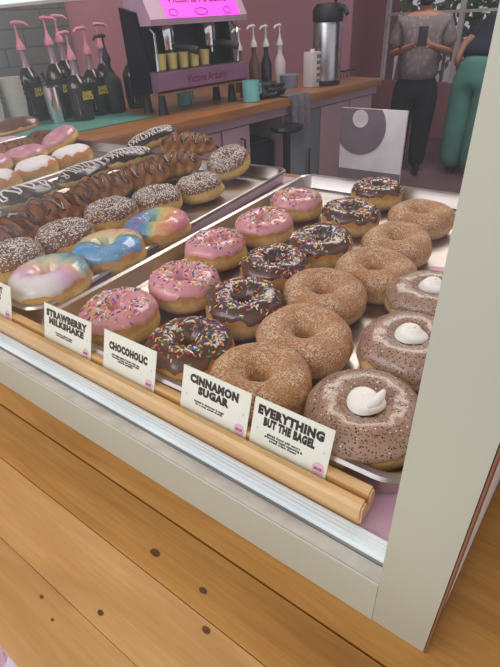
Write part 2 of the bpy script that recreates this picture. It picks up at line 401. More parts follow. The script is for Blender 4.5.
# ------------------------------------------------------------------ doughnuts
FZ = TZ + .0016
class Donut:
    def __init__(s, seed, R=.0275, a=.0195, hh=.040, low=.10):
        s.R, s.a, s.h, s.seed = R, a, hh, seed; s.rnd = random.Random(seed); s.ell = 1 + s.rnd.uniform(-.04, .04); s.low = low
    def p(s, th, ph, off=0):
        c_, s_ = math.cos(ph), math.sin(ph)
        ex = .80 if s_ < 0 else .98
        a = s.a + off; b = s.h/2 + off
        q = noise.noise(Vector((math.cos(th)*1.3 + s.seed*7.1, math.sin(th)*1.3, ph*.25)))
        q2 = noise.noise(Vector((math.cos(th)*3 + s.seed*3.3, math.sin(th)*3, math.cos(ph)*1.1 + 5)))
        rr = 1 + .10*q + .05*q2
        x = s.R*(1 + .05*q) + a*rr*math.copysign(abs(c_)**ex, c_)
        if c_ < 0: x = max(x, .0035 - off*.5)
        z = s.h/2 + b*(1 + .06*q2*(s_ > 0))*math.copysign(abs(s_)**ex, s_)
        # slight waist of the pale band
        x -= .0011*math.exp(-((ph - .0)/.16)**2) if c_ > 0 else 0
        return Vector((x*math.cos(th)*s.ell, x*math.sin(th)/s.ell, z))
    def body(s, mat, parent, name='dough'):
        bm = bmesh.new(); NT_, NP = 56, 28
        g = [[bm.verts.new(s.p(2*PI*i/NT_, 2*PI*j/NP)) for j in range(NP)] for i in range(NT_)]
        for i in range(NT_):
            for j in range(NP):
                bm.faces.new((g[i][j], g[(i+1) % NT_][j], g[(i+1) % NT_][(j+1) % NP], g[i][(j+1) % NP]))
        return mesh(name, bm, mat, parent)
    def edge(s, th, lo, amp):
        k = s.seed*2.7
        return lo + amp*(noise.noise(Vector((math.cos(th)*2.2 + k, math.sin(th)*2.2, 1))) + .5*noise.noise(Vector((math.cos(th)*6 + k, math.sin(th)*6, 9))))
    def glaze(s, mat, parent, name='glaze', lo=.25, amp=.35, off=.0013, hi=PI + .25):
        bm = bmesh.new(); NT_, NP = 72, 20; g = []
        for i in range(NT_):
            th = 2*PI*i/NT_; e = s.edge(th, lo, amp); row = []
            for j in range(NP):
                u = j/(NP-1); ph = e + (hi - e)*u
                o = off*min(1, math.sin(min(1, u*7)*PI/2), math.sin(min(1, (1-u)*7)*PI/2)) - .0005*(j in (0, NP-1))
                row.append(bm.verts.new(s.p(th, ph, o)))
            g.append(row)
        for i in range(NT_):
            for j in range(NP-1): bm.faces.new((g[i][j], g[(i+1) % NT_][j], g[(i+1) % NT_][j+1], g[i][j+1]))
        return mesh(name, bm, mat, parent)
    def normal(s, th, ph):
        a = s.p(th + .02, ph) - s.p(th - .02, ph); b = s.p(th, ph + .02) - s.p(th, ph - .02)
        n = a.cross(b).normalized()
        ctr = Vector((s.R*math.cos(th), s.R*math.sin(th), s.h/2))
        return n if n.dot(s.p(th, ph) - ctr) > 0 else -n
    def bits(s, parent, name, mats, count, L, r, off=.0014, lo=.45, hi=2.7, flat=False, clus=0):
        bm = bmesh.new(); rnd = s.rnd
        for k in range(count):
            for _ in range(20):
                th = rnd.uniform(0, 2*PI); ph = rnd.triangular(lo, hi, 1.4)
                if clus == 0 or noise.noise(Vector((math.cos(th)*1.6 + s.seed*5, math.sin(th)*1.6, ph))) > rnd.uniform(-.6, .25): break
            c_ = s.p(th, ph, off); n = s.normal(th, ph)
            t1 = n.orthogonal().normalized(); a = rnd.uniform(0, 2*PI); t = (t1*math.cos(a) + n.cross(t1)*math.sin(a) + n*rnd.uniform(-.15, .3)).normalized()
            b = n.cross(t).normalized(); n2 = t.cross(b); l = L*rnd.uniform(.75, 1.15); mi = rnd.randrange(len(mats)); c_ = c_ + n*r*.5
            rg = []
            for (f_, q) in ((-.5, .55), (-.36, 1), (.36, 1), (.5, .55)):
                rg.append([bm.verts.new(c_ + t*l*f_ + (b*math.cos(x*PI/2.5) + n2*math.sin(x*PI/2.5)*(1 if not flat else .4))*r*q) for x in range(5)])
            for A, B in zip(rg, rg[1:]):
                for x in range(5): bm.faces.new((A[x], A[(x+1) % 5], B[(x+1) % 5], B[x])).material_index = mi
            bm.faces.new(rg[0]).material_index = mi; bm.faces.new(rg[-1]).material_index = mi
        o = mesh(name, bm, mats, parent, smooth=False); o['kind'] = 'stuff'; return o

def dn(name, label, x, y, seed, cat='doughnut', tilt=(0, 0), z=0, group=None, rz=0, **kw):
    d = Donut(seed, **kw)
    t = thing(name, label, cat, (x, y, FZ + z), (math.radians(tilt[0]), math.radians(tilt[1]), rz), group)
    return d, t
# pink sprinkled
G = 'pink sprinkled doughnuts on the tray nearest the post'
for k, (x, y, tl, z, lb) in enumerate((
    (-.4005, .276, (0, 0), 0, 'pink iced sprinkled doughnut right behind the strawberry milkshake card'),
    (-.385, .373, (3, 0), .000, 'pink iced sprinkled doughnut, second of the pink row from the cards'),
    (-.420, .478, (0, -2), .000, 'pink iced sprinkled doughnut, middle one of the pink row'),
    (-.405, .585, (4, 0), .001, 'pink iced sprinkled doughnut, fourth of the pink row from the cards'),
    (-.415, .700, (0, 0), .000, 'pink iced sprinkled doughnut farthest from the cards, by the tray rim'))):
    d, t = dn('sprinkled_doughnut', lb, x, y, k+1, tilt=tl, z=z, group=G, R=.0270, a=.0195)
    d.body(mt['dough'], t); d.glaze(mt['pink'], t, lo=.30, amp=.4); d.bits(t, 'sprinkles', SPR, 230, .0046, .00070, clus=1)
G = 'chocolate sprinkled doughnuts on the tray nearest the post'
for k, (x, y, tl, z, lb) in enumerate((
    (-.2850, .270, (0, 0), 0, 'chocolate iced sprinkled doughnut right behind the chocoholic card'),
    (-.2880, .371, (4, 0), 0, 'chocolate iced sprinkled doughnut, second of the chocolate row from the cards'),
    (-.3100, .470, (3, 0), 0, 'chocolate iced sprinkled doughnut, third of the chocolate row from the cards'),
    (-.2930, .566, (6, 0), 0, 'chocolate iced sprinkled doughnut, fourth of the chocolate row from the cards'),
    (-.3080, .690, (4, 3), 0, 'chocolate iced sprinkled doughnut, second from the far end of its row'),
    (-.3130, .812, (0, 0), .002, 'chocolate iced sprinkled doughnut at the far end of its row'))):
    d, t = dn('sprinkled_doughnut', lb, x, y, k+11, tilt=tl, z=z, group=G, R=.0270, a=.0195)
    d.body(mt['dough'], t); d.glaze(mt['choc'], t, lo=.35, amp=.45); d.bits(t, 'sprinkles', SPR, 240, .0046, .00070, clus=1)
G = 'cinnamon sugar doughnuts on the tray nearest the post'
for k, (x, y, tl, z, lb) in enumerate((
    (-.1965, .2660, (0, 0), 0, 'cinnamon sugar ring doughnut right behind the cinnamon sugar card'),
    (-.1960, .350, (5, 0), .000, 'cinnamon sugar ring doughnut, second of its row from the cards'),
    (-.2200, .436, (5, 0), .000, 'cinnamon sugar ring doughnut, golden brown, third of its row from the cards'),
    (-.1930, .523, (6, 0), .000, 'cinnamon sugar ring doughnut, fourth of its row from the cards'),
    (-.2010, .620, (4, 0), .000, 'cinnamon sugar ring doughnut, second from the far end of its row'),
    (-.2060, .733, (3, 0), 0, 'cinnamon sugar ring doughnut at the far end of its row'))):
    d, t = dn('cinnamon_doughnut', lb, x, y, k+21, tilt=tl, z=z, group=G, R=.0298, a=.0198, hh=.042)
    d.body(mt['sugar'], t)
G = 'grey-brown seasoned doughnuts with cream beside the post'
for k, (x, y, tl, z, lb) in enumerate((
    (-.0975, .277, (0, 0), 0, 'seasoned doughnut with a cream dollop right behind the everything card'),
    (-.1000, .388, (0, 0), 0, 'seasoned doughnut with a cream dollop, second from the everything card'),
    (-.1130, .494, (0, 0), 0, 'seasoned doughnut with a cream dollop, mostly hidden by the post, third from the card'))):
    d, t = dn('seasoned_doughnut', lb, x, y, k+31, tilt=tl, z=z, group=G, R=.0300, a=.0205)
    d.body(mt['dough2'], t); d.glaze(mt['everything'], t, lo=.02, amp=.3)
    def cream(bm, k=k):
        N, Mm = 28, 14; rows = []
        for j in range(Mm):
            u = j/(Mm-1); row = []
            for i in range(N):
                a = 2*PI*i/N; r = .0150*math.cos(u*PI/2)**.7*(1 + .07*math.sin(a*2 + u*5 + k) + .04*math.sin(a*3+k)); zz = .0365 + .0095*math.sin(u*PI/2) + .0014*math.sin(a + u*9)*u
                row.append(bm.verts.new((r*math.cos(a), r*math.sin(a), zz)))
            rows.append(row)
        for A, B in zip(rows, rows[1:]):
            for i in range(N): bm.faces.new((A[i], A[(i+1) % N], B[(i+1) % N], B[i]))
        bm.faces.new(rows[0]); bm.faces.new(rows[-1])
        if k == 0:   # the peak drawn out by the piping
            tube(bm, [(.004, -.009, .0425), (.0085, -.003, .0450), (.0105, .004, .0470), (.0105, .0095, .0480)], [.0035, .0042, .0036, .0018], 10)
        else:
            tube(bm, [(0, 0, .044), (.001, .001, .047), (.003, .002, .0485)], [.0045, .0025, .0006], 10)
    part('cream', cream, mt['cream'], t)
    d.bits(t, 'seasoning', [SPR[0], SPR[6]], 40, .0016, .0006, flat=True)
# rainbow
G = 'rainbow glazed doughnuts on the middle tray'
for k, (x, y, mk, tl, lb) in enumerate((
    (-.5390, .284, 'rb1', (4, -3), 'rainbow glazed doughnut nearest the cards, white and pink in front, teal behind'),
    (-.5400, .384, 'rb2', (4, -4), 'rainbow glazed doughnut in the middle of its row, blue in front, orange behind'),
    (-.5440, .486, 'rb3', (4, -4), 'rainbow glazed doughnut farthest from the cards, purple left, orange right'))):
    d, t = dn('rainbow_doughnut', lb, x, y, k+41, tilt=tl, group=G, R=.0305, a=.0232, hh=.044, z=.004)
    d.body(mt['dough2'], t); d.glaze(mt[mk], t, lo=.22, amp=.4); d.bits(t, 'sugar_crystals', [SPR[0]], 60, .0010, .0005, lo=.25, hi=.8, flat=True)
G = 'coconut flaked chocolate doughnuts on the middle tray'
for k, (x, y, tl, z, lb) in enumerate((
    (-.652, .296, (5, -2), .003, 'coconut flaked chocolate doughnut at the left edge of the photo'),
    (-.654, .392, (6, -3), .003, 'coconut flaked chocolate doughnut behind the first rainbow doughnut, second from the left edge'),
    (-.672, .500, (6, -3), .003, 'coconut flaked chocolate doughnut behind the middle rainbow doughnut, third from the left edge'),
    (-.654, .596, (4, -3), .002, 'coconut flaked chocolate doughnut beyond the farthest rainbow doughnut'),
    (-.632, .692, (4, -4), .002, 'coconut flaked chocolate doughnut showing its pale side on bare tray'),
    (-.662, .835, (24, -5), .018, 'coconut flaked chocolate doughnut leaning up at the far end of its row'))):
    d, t = dn('coconut_doughnut', lb, x, y, k+51, tilt=tl, z=z, group=G, R=.0280, a=.0200)
    d.body(mt['dough2'], t); d.glaze(mt['coco'], t, lo=.22, amp=.3); d.bits(t, 'coconut_flakes', [SPR[0]], 430, .0024, .0007, flat=True, lo=.45, hi=2.9)

# long pastries
class Long:
    def __init__(s, seed, L=.13, Wd=.030, h=.034, twist=0, lobes=0, amp=.0):
        s.seed, s.L, s.W, s.h, s.tw, s.lo, s.amp = seed, L, Wd, h, twist, lobes, amp
    def p(s, u, v, off=0):     # u in -1..1 along x, v angle
        e = max(0.0, 1 - abs(u)**2.6)**.5
        q = noise.noise(Vector((u*2 + s.seed*4, math.cos(v)*1.2, math.sin(v)*1.2)))
        rid = 1 + s.amp*abs(math.sin(s.lo*(v*.5) + s.tw*u)) + .10*q
        y = (s.W*rid + off)*e*math.cos(v); z = s.h/2 + (s.h/2*rid + off)*e*math.sin(v)*(1 if math.sin(v) > 0 else .95)
        return Vector((u*s.L/2*(1+off*6), y, max(0, z)))
    def shell(s, name, mat, parent, v0=0, v1=2*PI, off=0, wav=0):
        bm = bmesh.new(); NU, NV = 44, 24; closed = v1 - v0 > 6; rows = []
        for i in range(NU+1):
            u = -math.cos(PI*i/NU); row = []
            for j in range(NV if closed else NV+1):
                w_ = wav*noise.noise(Vector((u*4 + s.seed, 3, 0)))
                a, b = v0 + w_, v1 - w_
                v = a + (b-a)*j/NV; o = off
                if not closed and j in (0, NV): o = -.0006
                row.append(bm.verts.new(s.p(u, v, o)))
            rows.append(row)
        n = len(rows[0])
        for A, B in zip(rows, rows[1:]):
            for j in range(n if closed else n-1): bm.faces.new((A[j], A[(j+1) % n], B[(j+1) % n], B[j]))
        bmesh.ops.remove_doubles(bm, verts=bm.verts, dist=1e-5)
        return mesh(name, bm, mat, parent)
    def zigzag(s, name, mat, parent, turns, r, off=.0016, span=1.0, c0=PI/2, flat=.9, ph=0):
        bm = bmesh.new(); pts = []
        n = int(turns*14)
        for i in range(n+1):
            u = -.88 + 1.76*i/n; v = c0 + span*math.sin(2*PI*turns*i/n + ph) + .12*noise.noise(Vector((u*5, s.seed, 0)))
            pts.append(s.p(u + .04*math.sin(i*1.7), v, off))
        tube(bm, pts, r, 6); return mesh(name, bm, mat, parent)
def longp(name, label, x, y, rz, seed, cat, tilt=(0, 0), z=0, group=None, **kw):
    d = Long(seed, **kw); t = thing(name, label, cat, (x, y, FZ + z), (math.radians(tilt[0]), math.radians(tilt[1]), math.radians(rz)), group); return d, t
G = 'brown twisted pastries with chocolate drizzle'
for k, (x, y, rz, z, tl, lb) in enumerate((
    (-.735, .330, 100, .003, (0, 0), 'brown twisted pastry with chocolate drizzle at the left edge, nearest the cards'),
    (-.765, .448, 82, .006, (0, 0), 'large brown twisted pastry with chocolate drizzle behind the third coconut doughnut'),
    (-.788, .570, 70, .004, (0, -6), 'brown twisted pastry with curved chocolate stripes in the middle of its row'),
    (-.780, .668, 52, .006, (0, -8), 'brown twisted pastry with chocolate drizzle beside the pale-sided coconut doughnut'),
    (-.770, .760, 40, .010, (0, -6), 'brown twisted pastry with chocolate drizzle, second from the far end'),
    (-.830, .880, 30, .024, (0, 0), 'brown twisted pastry raised on the others at the far end of the row'))):
    d, t = longp('twisted_pastry', lb, x, y, rz, k+61, 'pastry', tl, z, G, L=.136, Wd=.037, h=.046, twist=9, lobes=3, amp=.26)
    d.shell('dough', mt['fried'], t); d.zigzag('chocolate_drizzle', mt['drizzle'], t, 4.5, .0022, .0010, 1.15)
    d.zigzag('icing_drizzle', mt['drizzle'], t, 2.2, .0010, .0014, .9, ph=1.3)
G = 'dark chocolate bars with white icing lines'
for k, (x, y, rz, z, tl, lb) in enumerate((
    (-.850, .340, 96, .002, (0, 0), 'dark chocolate bar with white icing lines, nearest the cards at the left edge'),
    (-.886, .470, 92, .010, (0, 0), 'dark chocolate bar with thick white squiggles, second from the left edge'),
    (-.915, .630, 94, .008, (0, 0), 'dark chocolate bar with a single white icing blob at its end'),
    (-.905, .750, 80, .016, (0, 0), 'dark chocolate bar with fine white icing lines beside the powdered doughnut tray'),
    (-.930, .865, 62, .034, (0, -14), 'dark chocolate bar tipped up at the far end of the middle tray'))):
    d, t = longp('chocolate_bar_doughnut', lb, x, y, rz, k+71, 'doughnut', tl, z, G, L=.135, Wd=.032, h=.042)
    d.shell('dough', mt['dough2'], t); d.shell('chocolate_icing', mt['choc2'], t, .15, PI-.15, .0014, .5)
    d.zigzag('white_icing', mt['icing'], t, (5, 4, 6, 11, 14)[k], (.0014, .0019, .0012, .0011, .0010)[k], .0022, .85)
# third tray
G = 'doughnuts on the farthest left tray'
for k, (x, y, tl, z, lb) in enumerate((
    (-1.093, .735, (6, -3), .002, 'powdered sugar doughnut beside the dark bars, far one of the powdered row'),
    (-1.073, .617, (6, -3), .002, 'powdered sugar doughnut beside the dark bars, middle one of the powdered row'),
    (-1.050, .503, (6, -3), .002, 'powdered sugar doughnut at the left edge of the photo'))):
    d, t = dn('powdered_doughnut', lb, x, y, k+81, tilt=tl, z=z, group='powdered doughnuts on the far tray', R=.024, a=.028, hh=.046)
    d.body(mt['dough2'], t); d.glaze(mt['powder'], t, 'powdered_sugar', lo=.62, amp=.5, off=.0008)
for k, (x, y, tl, z, lb) in enumerate((
    (-1.270, .832, (20, -8), .016, 'rose pink glazed doughnut tilted up on edge beside the teal mat'),
    (-1.230, .690, (6, -3), .004, 'rose pink glazed doughnut lying flat between the two other pink ones'),
    (-1.215, .580, (6, -3), .004, 'rose pink glazed doughnut at the left edge of the photo'))):
    d, t = dn('rose_doughnut', lb, x, y, k+85, tilt=tl, z=z, group='rose pink doughnuts on the far tray', R=.0300, a=.0250)
    d.body(mt['dough2'], t); d.glaze(mt['pink2'], t, lo=.35, amp=.4)
d, t = longp('chocolate_bar_doughnut', 'milk chocolate topped bar lying on the brown pastries at the upper left edge', -1.375, .760, 70, 91, 'doughnut', (8, -6), .056, None, L=.14, Wd=.035, h=.036)
d.shell('dough', mt['dough'], t); d.shell('chocolate_icing', mt['milkchoc'], t, .1, PI-.1, .0014, .4)
for (x, y, rz, lb) in ((-1.345, .725, 60, 'brown twisted pastry under the milk chocolate bar at the left'), (-1.392, .860, 20, 'brown twisted pastry between the milk chocolate bar and the tilted pink doughnut')):
    d, t = longp('twisted_pastry', lb, x, y, rz, 93+int(rz), 'pastry', (0, 0), 0, 'pastries on the far tray', L=.12, Wd=.032, h=.040, twist=7, lobes=3, amp=.16)
    d.shell('dough', mt['fried'], t); d.zigzag('chocolate_drizzle', mt['drizzle'], t, 3.5, .0013, .0012, 1.1)
# crumbs
bm = bmesh.new(); box(bm, -.006, .006, -.004, .004, 0, .004, .001)
tag(mesh('doughnut_crumb', bm, mt['cream'], loc=(-.0830, .2345, TZ + .0050), rot=(0, 0, .6)), 'small pale crumb on the tray corner beside the post', 'crumb')
bm = bmesh.new(); box(bm, -.014, .014, -.011, .011, 0, .001)
tag(mesh('paper_square', bm, mt['sticker'], loc=(-.134, .612, TZ + .0018), rot=(0, 0, .3)), 'small pinkish paper square on the tray beside the post', 'paper')
# ------------------------------------------------------------------ the room behind
UR = math.atan2(-.986, -.166); E0 = Vector((-1.1687, 2.8637, 0)); UD = Vector((math.cos(UR), math.sin(UR), 0)); ND = Vector((math.cos(UR+PI/2), math.sin(UR+PI/2), 0))
def BC(u, v, z=0):        # u along the back counter towards the camera's left, v behind its front face
    p = E0 + UD*u - ND*v; return (p.x, p.y, z)
FL = -1.15
mt['wallpink'] = simple('pink_wall_paint', (168, 116, 126), .7, var=.03, scale=2)
mt['wallgrey'] = simple('grey_wall_paint', (110, 108, 114), .7, var=.04, scale=2)
mt['ceil'] = simple('ceiling_paint', (150, 140, 140), .8)
mt['floor'] = simple('rosy_concrete', (128, 96, 98), .35, var=.1, scale=1.5)
mt['mauve'] = simple('mauve_cabinet', (166, 138, 146), .45, var=.02)
mt['black'] = simple('black_plastic', (22, 20, 24), .55, var=0)
mt['blackm'] = simple('black_metal', (30, 27, 32), .3, metal=.6)
mt['steel'] = metal_mat('brushed_steel', (170, 166, 168), .28)
mt['chrome'] = metal_mat('chrome', (210, 210, 214), .12)
mt['pumppink'] = simple('pink_plastic', (206, 130, 148), .4)
mt['pumpwhite'] = simple('white_plastic', (220, 216, 216), .4)
mt['syrup'] = simple('dark_syrup', (48, 34, 26), .2, coat=.5)
mt['necktube'] = simple('mauve_tube', (150, 118, 132), .2, coat=.5)
mt['label'] = simple('dark_label', (38, 34, 30), .6)
mt['labelyellow'] = simple('yellow_print', (206, 178, 60), .6)
mt['labelwhite'] = simple('white_label', (206, 196, 196), .6)
mt['teal'] = simple('teal_rubber', (86, 140, 128), .6)
mt['mug'] = simple('aqua_enamel', (120, 190, 186), .3, coat=.3)
mt['cup'] = simple('paper_cup', (206, 196, 186), .6)
mt['towel'] = simple('grey_towel', (150, 138, 146), .9, var=.08, scale=60)
mt['signpink'] = simple('pink_lit_panel', (232, 70, 214), .4, var=.02, emit=.9)
mt['panelmauve'] = simple('mauve_panel', (186, 150, 172), .35)
mt['inkred'] = simple('dark_red_print', (110, 24, 60), .5)
mt['espfront'] = simple('purple_tinted_steel', (146, 106, 138), .3, metal=.3)
mt['bgfoliage'] = simple('green_leaves', (104, 140, 84), .7, var=.25, scale=6)
mt['bark'] = simple('tree_bark', (116, 96, 80), .8, var=.2, scale=8)
mt['pave'] = simple('street_paving', (176, 170, 168), .8, var=.06, scale=1)
mt['whitefence'] = simple('white_paint', (214, 208, 208), .6)
mt['greydoor'] = simple('grey_green_paint', (112, 116, 118), .5); mt['marble'] = None
t = NT('pale_speckled_terrazzo'); n_ = t.noise(t.coord(), 7, 5, .6, 2); t.col(t.ramp(n_, [(.35, srgb((206, 202, 212))), (.5, srgb((222, 214, 218))), (.6, srgb((186, 120, 140))), (.66, srgb((214, 206, 212)))])); mt['marble'] = t.set(.5)

# shell
def f(bm):
    prism(bm, [(-4.5, .6), (3.2, .6), (3.2, 8.2), (-4.5, 8.2)], 'z', FL-.05, FL)
struct(part('floor', f, mt['floor'], None))
struct(part('floor_front', lambda bm: prism(bm, [(-4.5, -2.5), (3.2, -2.5), (3.2, .599), (-4.5, .599)], 'z', FL-.05, FL), mt['marble'], None))
struct(part('ceiling', lambda bm: prism(bm, [(-4.5, -.2), (3.2, -.2), (3.2, 7), (-4.5, 7)], 'z', 1.75, 1.8), mt['ceil'], None))
WV = .86
def wallquad(u0, u1, v0, v1, z0, z1):
    return lambda bm: prism(bm, [BC(u0, v0)[:2], BC(u1, v0)[:2], BC(u1, v1)[:2], BC(u0, v1)[:2]], 'z', z0, z1)
struct(part('wall_left', lambda bm: [wallquad(-.95, 3.6, WV, WV+.1, FL, 1.75)(bm), wallquad(-4.6, -.95, 2.6, 2.7, FL, 1.75)(bm), wallquad(-1.05, -.95, WV+.1, 2.6, FL, 1.75)(bm)], mt['wallpink'], None))
tl = NT('grey_subway_tile'); br = tl.new('ShaderNodeTexBrick'); tl.link(tl.coord((1, 1, 1)), br.inputs[0])
# bricks are laid in the wall's own plane: object X along, object Y up
br.inputs['Color1'].default_value = srgb((112, 112, 110)); br.inputs['Color2'].default_value = srgb((104, 104, 104)); br.inputs['Mortar'].default_value = srgb((84, 84, 84))
br.inputs['Scale'].default_value = 1; br.inputs['Mortar Size'].default_value = .003; br.inputs['Brick Width'].default_value = .20; br.inputs['Row Height'].default_value = .07
tl.col(br.outputs[0]); mt['tile'] = tl.set(.35, 0, .5, .2)
o = part('trim_1', lambda bm: box(bm, 0, 2.13, 0, 1.2, 0, .012), mt['tile'], None, smooth=False)
o.matrix_world = Matrix.Translation(Vector(BC(3.5, WV-.001, -.02))) @ Matrix(((-UD.x, 0, ND.x, 0), (-UD.y, 0, ND.y, 0), (0, 1, 0, 0), (0, 0, 0, 1))); struct(o)
struct(part('trim_2', wallquad(.28, .98, WV-.014, WV-.001, -.02, 1.75), mt['wallgrey'], None))
# far wall with a wide window, added to frame the reflected street
FU = -3.75
def farq(v0, v1, z0, z1, th=.1, du=0): return lambda bm: prism(bm, [BC(FU-du, v0)[:2], BC(FU-du, v1)[:2], BC(FU-du-th, v1)[:2], BC(FU-du-th, v0)[:2]], 'z', z0, z1)
struct(part('wall_back', lambda bm: [farq(2.3, 2.6, FL, 1.75)(bm), farq(-4.2, 2.3, FL, -.50)(bm), farq(-4.2, 2.3, 1.3, 1.75)(bm)], mt['wallpink'], None))
wn = struct(part('window_1', farq(-4.2, 2.3, -.50, 1.3, .01, .05), mt['winglass'], None))
for v in (2.28, 1.3, .28, -.75, -1.8, -2.85):
    part('window_frame', farq(v-.025, v+.025, -.5, 1.3, .06, .01), mt['whitefence'], wn)
part('window_frame', farq(-4.2, 2.3, .23, .26, .05, .012), mt['whitefence'], wn)
struct(part('wall_right', lambda bm: box(bm, 3.1, 3.2, 3.0, 7.5, FL, 1.75), mt['wallpink'], None))

# reflected street, built as solid objects outside the added far window
struct(part('ground', lambda bm: prism(bm, [(-14, 6.9), (14, 6.0), (14, 26), (-14, 26)], 'z', FL-.12, FL-.051), mt['pave'], None))
def tree(x, y, h, r, seed, label):
    t = thing('reflected_tree', label, 'tree', (x, y, FL-.05), (0, 0, 0), 'reflected trees built outside the added far window')
    rnd = random.Random(seed)
    part('trunk', lambda bm: tube(bm, [(0, 0, 0), (.05, 0, h*.3), (-.04, .03, h*.6), (.02, 0, h*.9)], [.16, .12, .10, .05], 10), mt['bark'], t)
    def lf(bm):
        for i in range(1400):
            d = Vector((rnd.gauss(0, 1), rnd.gauss(0, 1), rnd.gauss(0, .8))); d = d.normalized()*r*rnd.random()**.4
            c_ = Vector((0, 0, h)) + d; s_ = rnd.uniform(.06, .13)
            a = Vector((rnd.gauss(0, 1), rnd.gauss(0, 1), rnd.gauss(0, 1))).normalized(); b = a.orthogonal().normalized()
            bm.faces.new([bm.verts.new(c_ + a*s_), bm.verts.new(c_ + b*s_*.5), bm.verts.new(c_ - a*s_), bm.verts.new(c_ - b*s_*.5)])
    part('foliage', lf, mt['bgfoliage'], t, smooth=False)
tree(-1.75, 9.3, 1.65, 1.45, 1, 'reflected green leafy tree, built beyond the added window above the reflected figure in teal trousers')
tree(-4.0, 11.0, 2.7, 1.5, 2, 'reflected green leafy tree, built beyond the added window left of the reflected photographer')
tree(.9, 12.5, 1.8, 1.2, 3, 'reflected green leafy tree, built beyond the added window close to the post')
fn = thing('reflected_fence', 'reflected white upright railing, built outside the added far window', 'fence', (-6.4, 7.75, FL-.05))
for i in range(42): part('picket', lambda bm: box(bm, i*.16, i*.16+.045, 0, .03, 0, 1.25), mt['whitefence'], fn)
for z in (.2, 1.05): part('rail', lambda bm: box(bm, -.1, 6.75, .03, .06, z, z+.07), mt['whitefence'], fn)

# back counter
bc = thing('back_counter', 'long back counter with an orange wood top over mauve cabinets', 'counter', BC(0, 0, FL))
def bq(name, u0, u1, v0, v1, z0, z1, m_, parent, bev=0):
    loc = BC(u0, v0, z0)
    base = Vector(parent.location) if parent and parent.parent is None else Vector((0, 0, 0))
    bm = bmesh.new(); box(bm, 0, u1-u0, -(v1-v0), 0, 0, z1-z0, bev)
    return mesh(name, bm, m_, parent, loc=Vector(loc) - base, rot=(0, 0, UR))
bq('worktop', -.01, 3.0, -.02, .80, -.036, 0, mt['backwood'], bc, .003)
bq('carcass', .02, .78, .03, .78, FL, -.037, mt['mauve'], bc)
bq('carcass', 1.02, 3.0, .03, .78, FL, -.037, mt['mauve'], bc)
bq('apron', .0, 3.0, .004, .03, -.075, -.037, mt['mauve'], bc)
bq('plinth', .78, 1.02, .05, .78, FL, FL+.08, mt['black'], bc)
bq('niche_back', .78, 1.02, .60, .62, FL+.08, -.08, mt['black'], bc)
for (a, b, hs) in ((.03, .24, .20), (.25, .50, .28),  (1.03, 1.195, 1.085), (1.205, 1.60, 1.25), (1.61, 2.0, 1.9), (2.01, 2.45, 2.3)):
    dr = bq('door', a, b, .010, .029, FL+.09, -.08, mt['mauve'], bc, .003)
    def f(bm, a=a, hs=hs):
        tube(bm, [(hs-a, .002, .93), (hs-a, .025, .93), (hs-a, .025, .85), (hs-a, .002, .85)], .0045, 8)
    part('handle', f, mt['black'], dr)
bf = thing('bar_fridge', 'black undercounter fridge in the dark gap between mauve cabinets', 'fridge', BC(.79, .10, FL+.081), (0, 0, UR))
part('body', lambda bm: box(bm, 0, .22, -.42, 0, 0, .88, .006), mt['black'], bf)
part('door', lambda bm: box(bm, .004, .216, .001, .022, .01, .87, .004), mt['blackm'], bf)
part('handle', lambda bm: tube(bm, [(.195, .022, .7), (.195, .042, .7), (.195, .042, .4), (.195, .022, .4)], .006, 8), mt['steel'], bf)

gd = bq('grey_door', .51, .77, .010, .029, FL+.09, -.08, mt['greydoor'], bc, .003)
part('finger_slot', lambda bm: box(bm, .10, .112, .0195, .0215, .45, .80), mt['black'], gd)
# things on it
def ct(name, label, cat, u, v, z=0.0005, rz=0, group=None): return thing(name, label, cat, BC(u, v, z), (0, 0, UR + rz), group)
# in local axes of ct things: +x runs to the left in view, +y comes towards the shop
mat_o = tag(part('bar_mat', lambda bm: box(bm, -.42, .42, -.27, .27, 0, .006, .003), mt['teal'], None), 'teal rubber mat under the pump bottles', 'mat')
mat_o.location = BC(1.86, .43, .0003); mat_o.rotation_euler = (0, 0, UR)
# espresso machine
em = ct('espresso_machine', 'chrome and mauve espresso machine with a pink lit sign on top', 'espresso machine', .93, .14); em.scale = (.97, 1, 1.0)
part('body', lambda bm: box(bm, .0, .50, -.18, -.135, .07, .34, .01), mt['black'], em)
part('drip_tray_front', lambda bm: prism(bm, [(.0, .085), (.02, .095), (.02, .155), (-.02, .160), (-.16, .160), (-.16, .085)], 'x', -.005, .50), mt['espfront'], em)
part('tray_grille', lambda bm: [box(bm, .01 + i*.0165, .018 + i*.0165, -.155, .0, .160, .163) for i in range(29)], mt['chrome'], em)
part('brown_strip', lambda bm: box(bm, -.005, .50, .0, .0215, .079, .085), mt['brown_trim'], em)
text('script_lettering', 'Victoria Arduino', .042, mt['inkred'], em, (.235, .0206, .123), (PI/2, 0, PI), bold=.0006, sx=.8)
part('side_panel', lambda bm: prism(bm, [(-.16, .07), (-.03, .085), (-.03, .22), (-.06, .36), (-.16, .38)], 'x', .501, .515), mt['blackm'], em)
part('side_panel', lambda bm: prism(bm, [(-.22, .07), (-.06, .085), (-.10, .33), (-.22, .34)], 'x', -.02, -.001), mt['blackm'], em)
part('top_hood', lambda bm: prism(bm, [(.02, .315), (.025, .335), (-.03, .43), (-.12, .45), (-.17, .34), (-.10, .315)], 'x', -.02, .50), mt['panelmauve'], em)
for (xa, xb) in ((.10, .20), (.23, .33)): pass
bm = bmesh.new(); prism(bm, [(.0262, .336), (-.0288, .4316), (-.0310, .4306), (.0240, .335)], 'x', .02, .42)
sg = mesh('lit_sign', bm, mt['signpink'], em)
ang = math.atan2(.0926, .0535)
nrm = Vector((0, math.sin(ang), math.cos(ang)))
R_ = (PI/2 - (PI/2-ang), 0, PI)
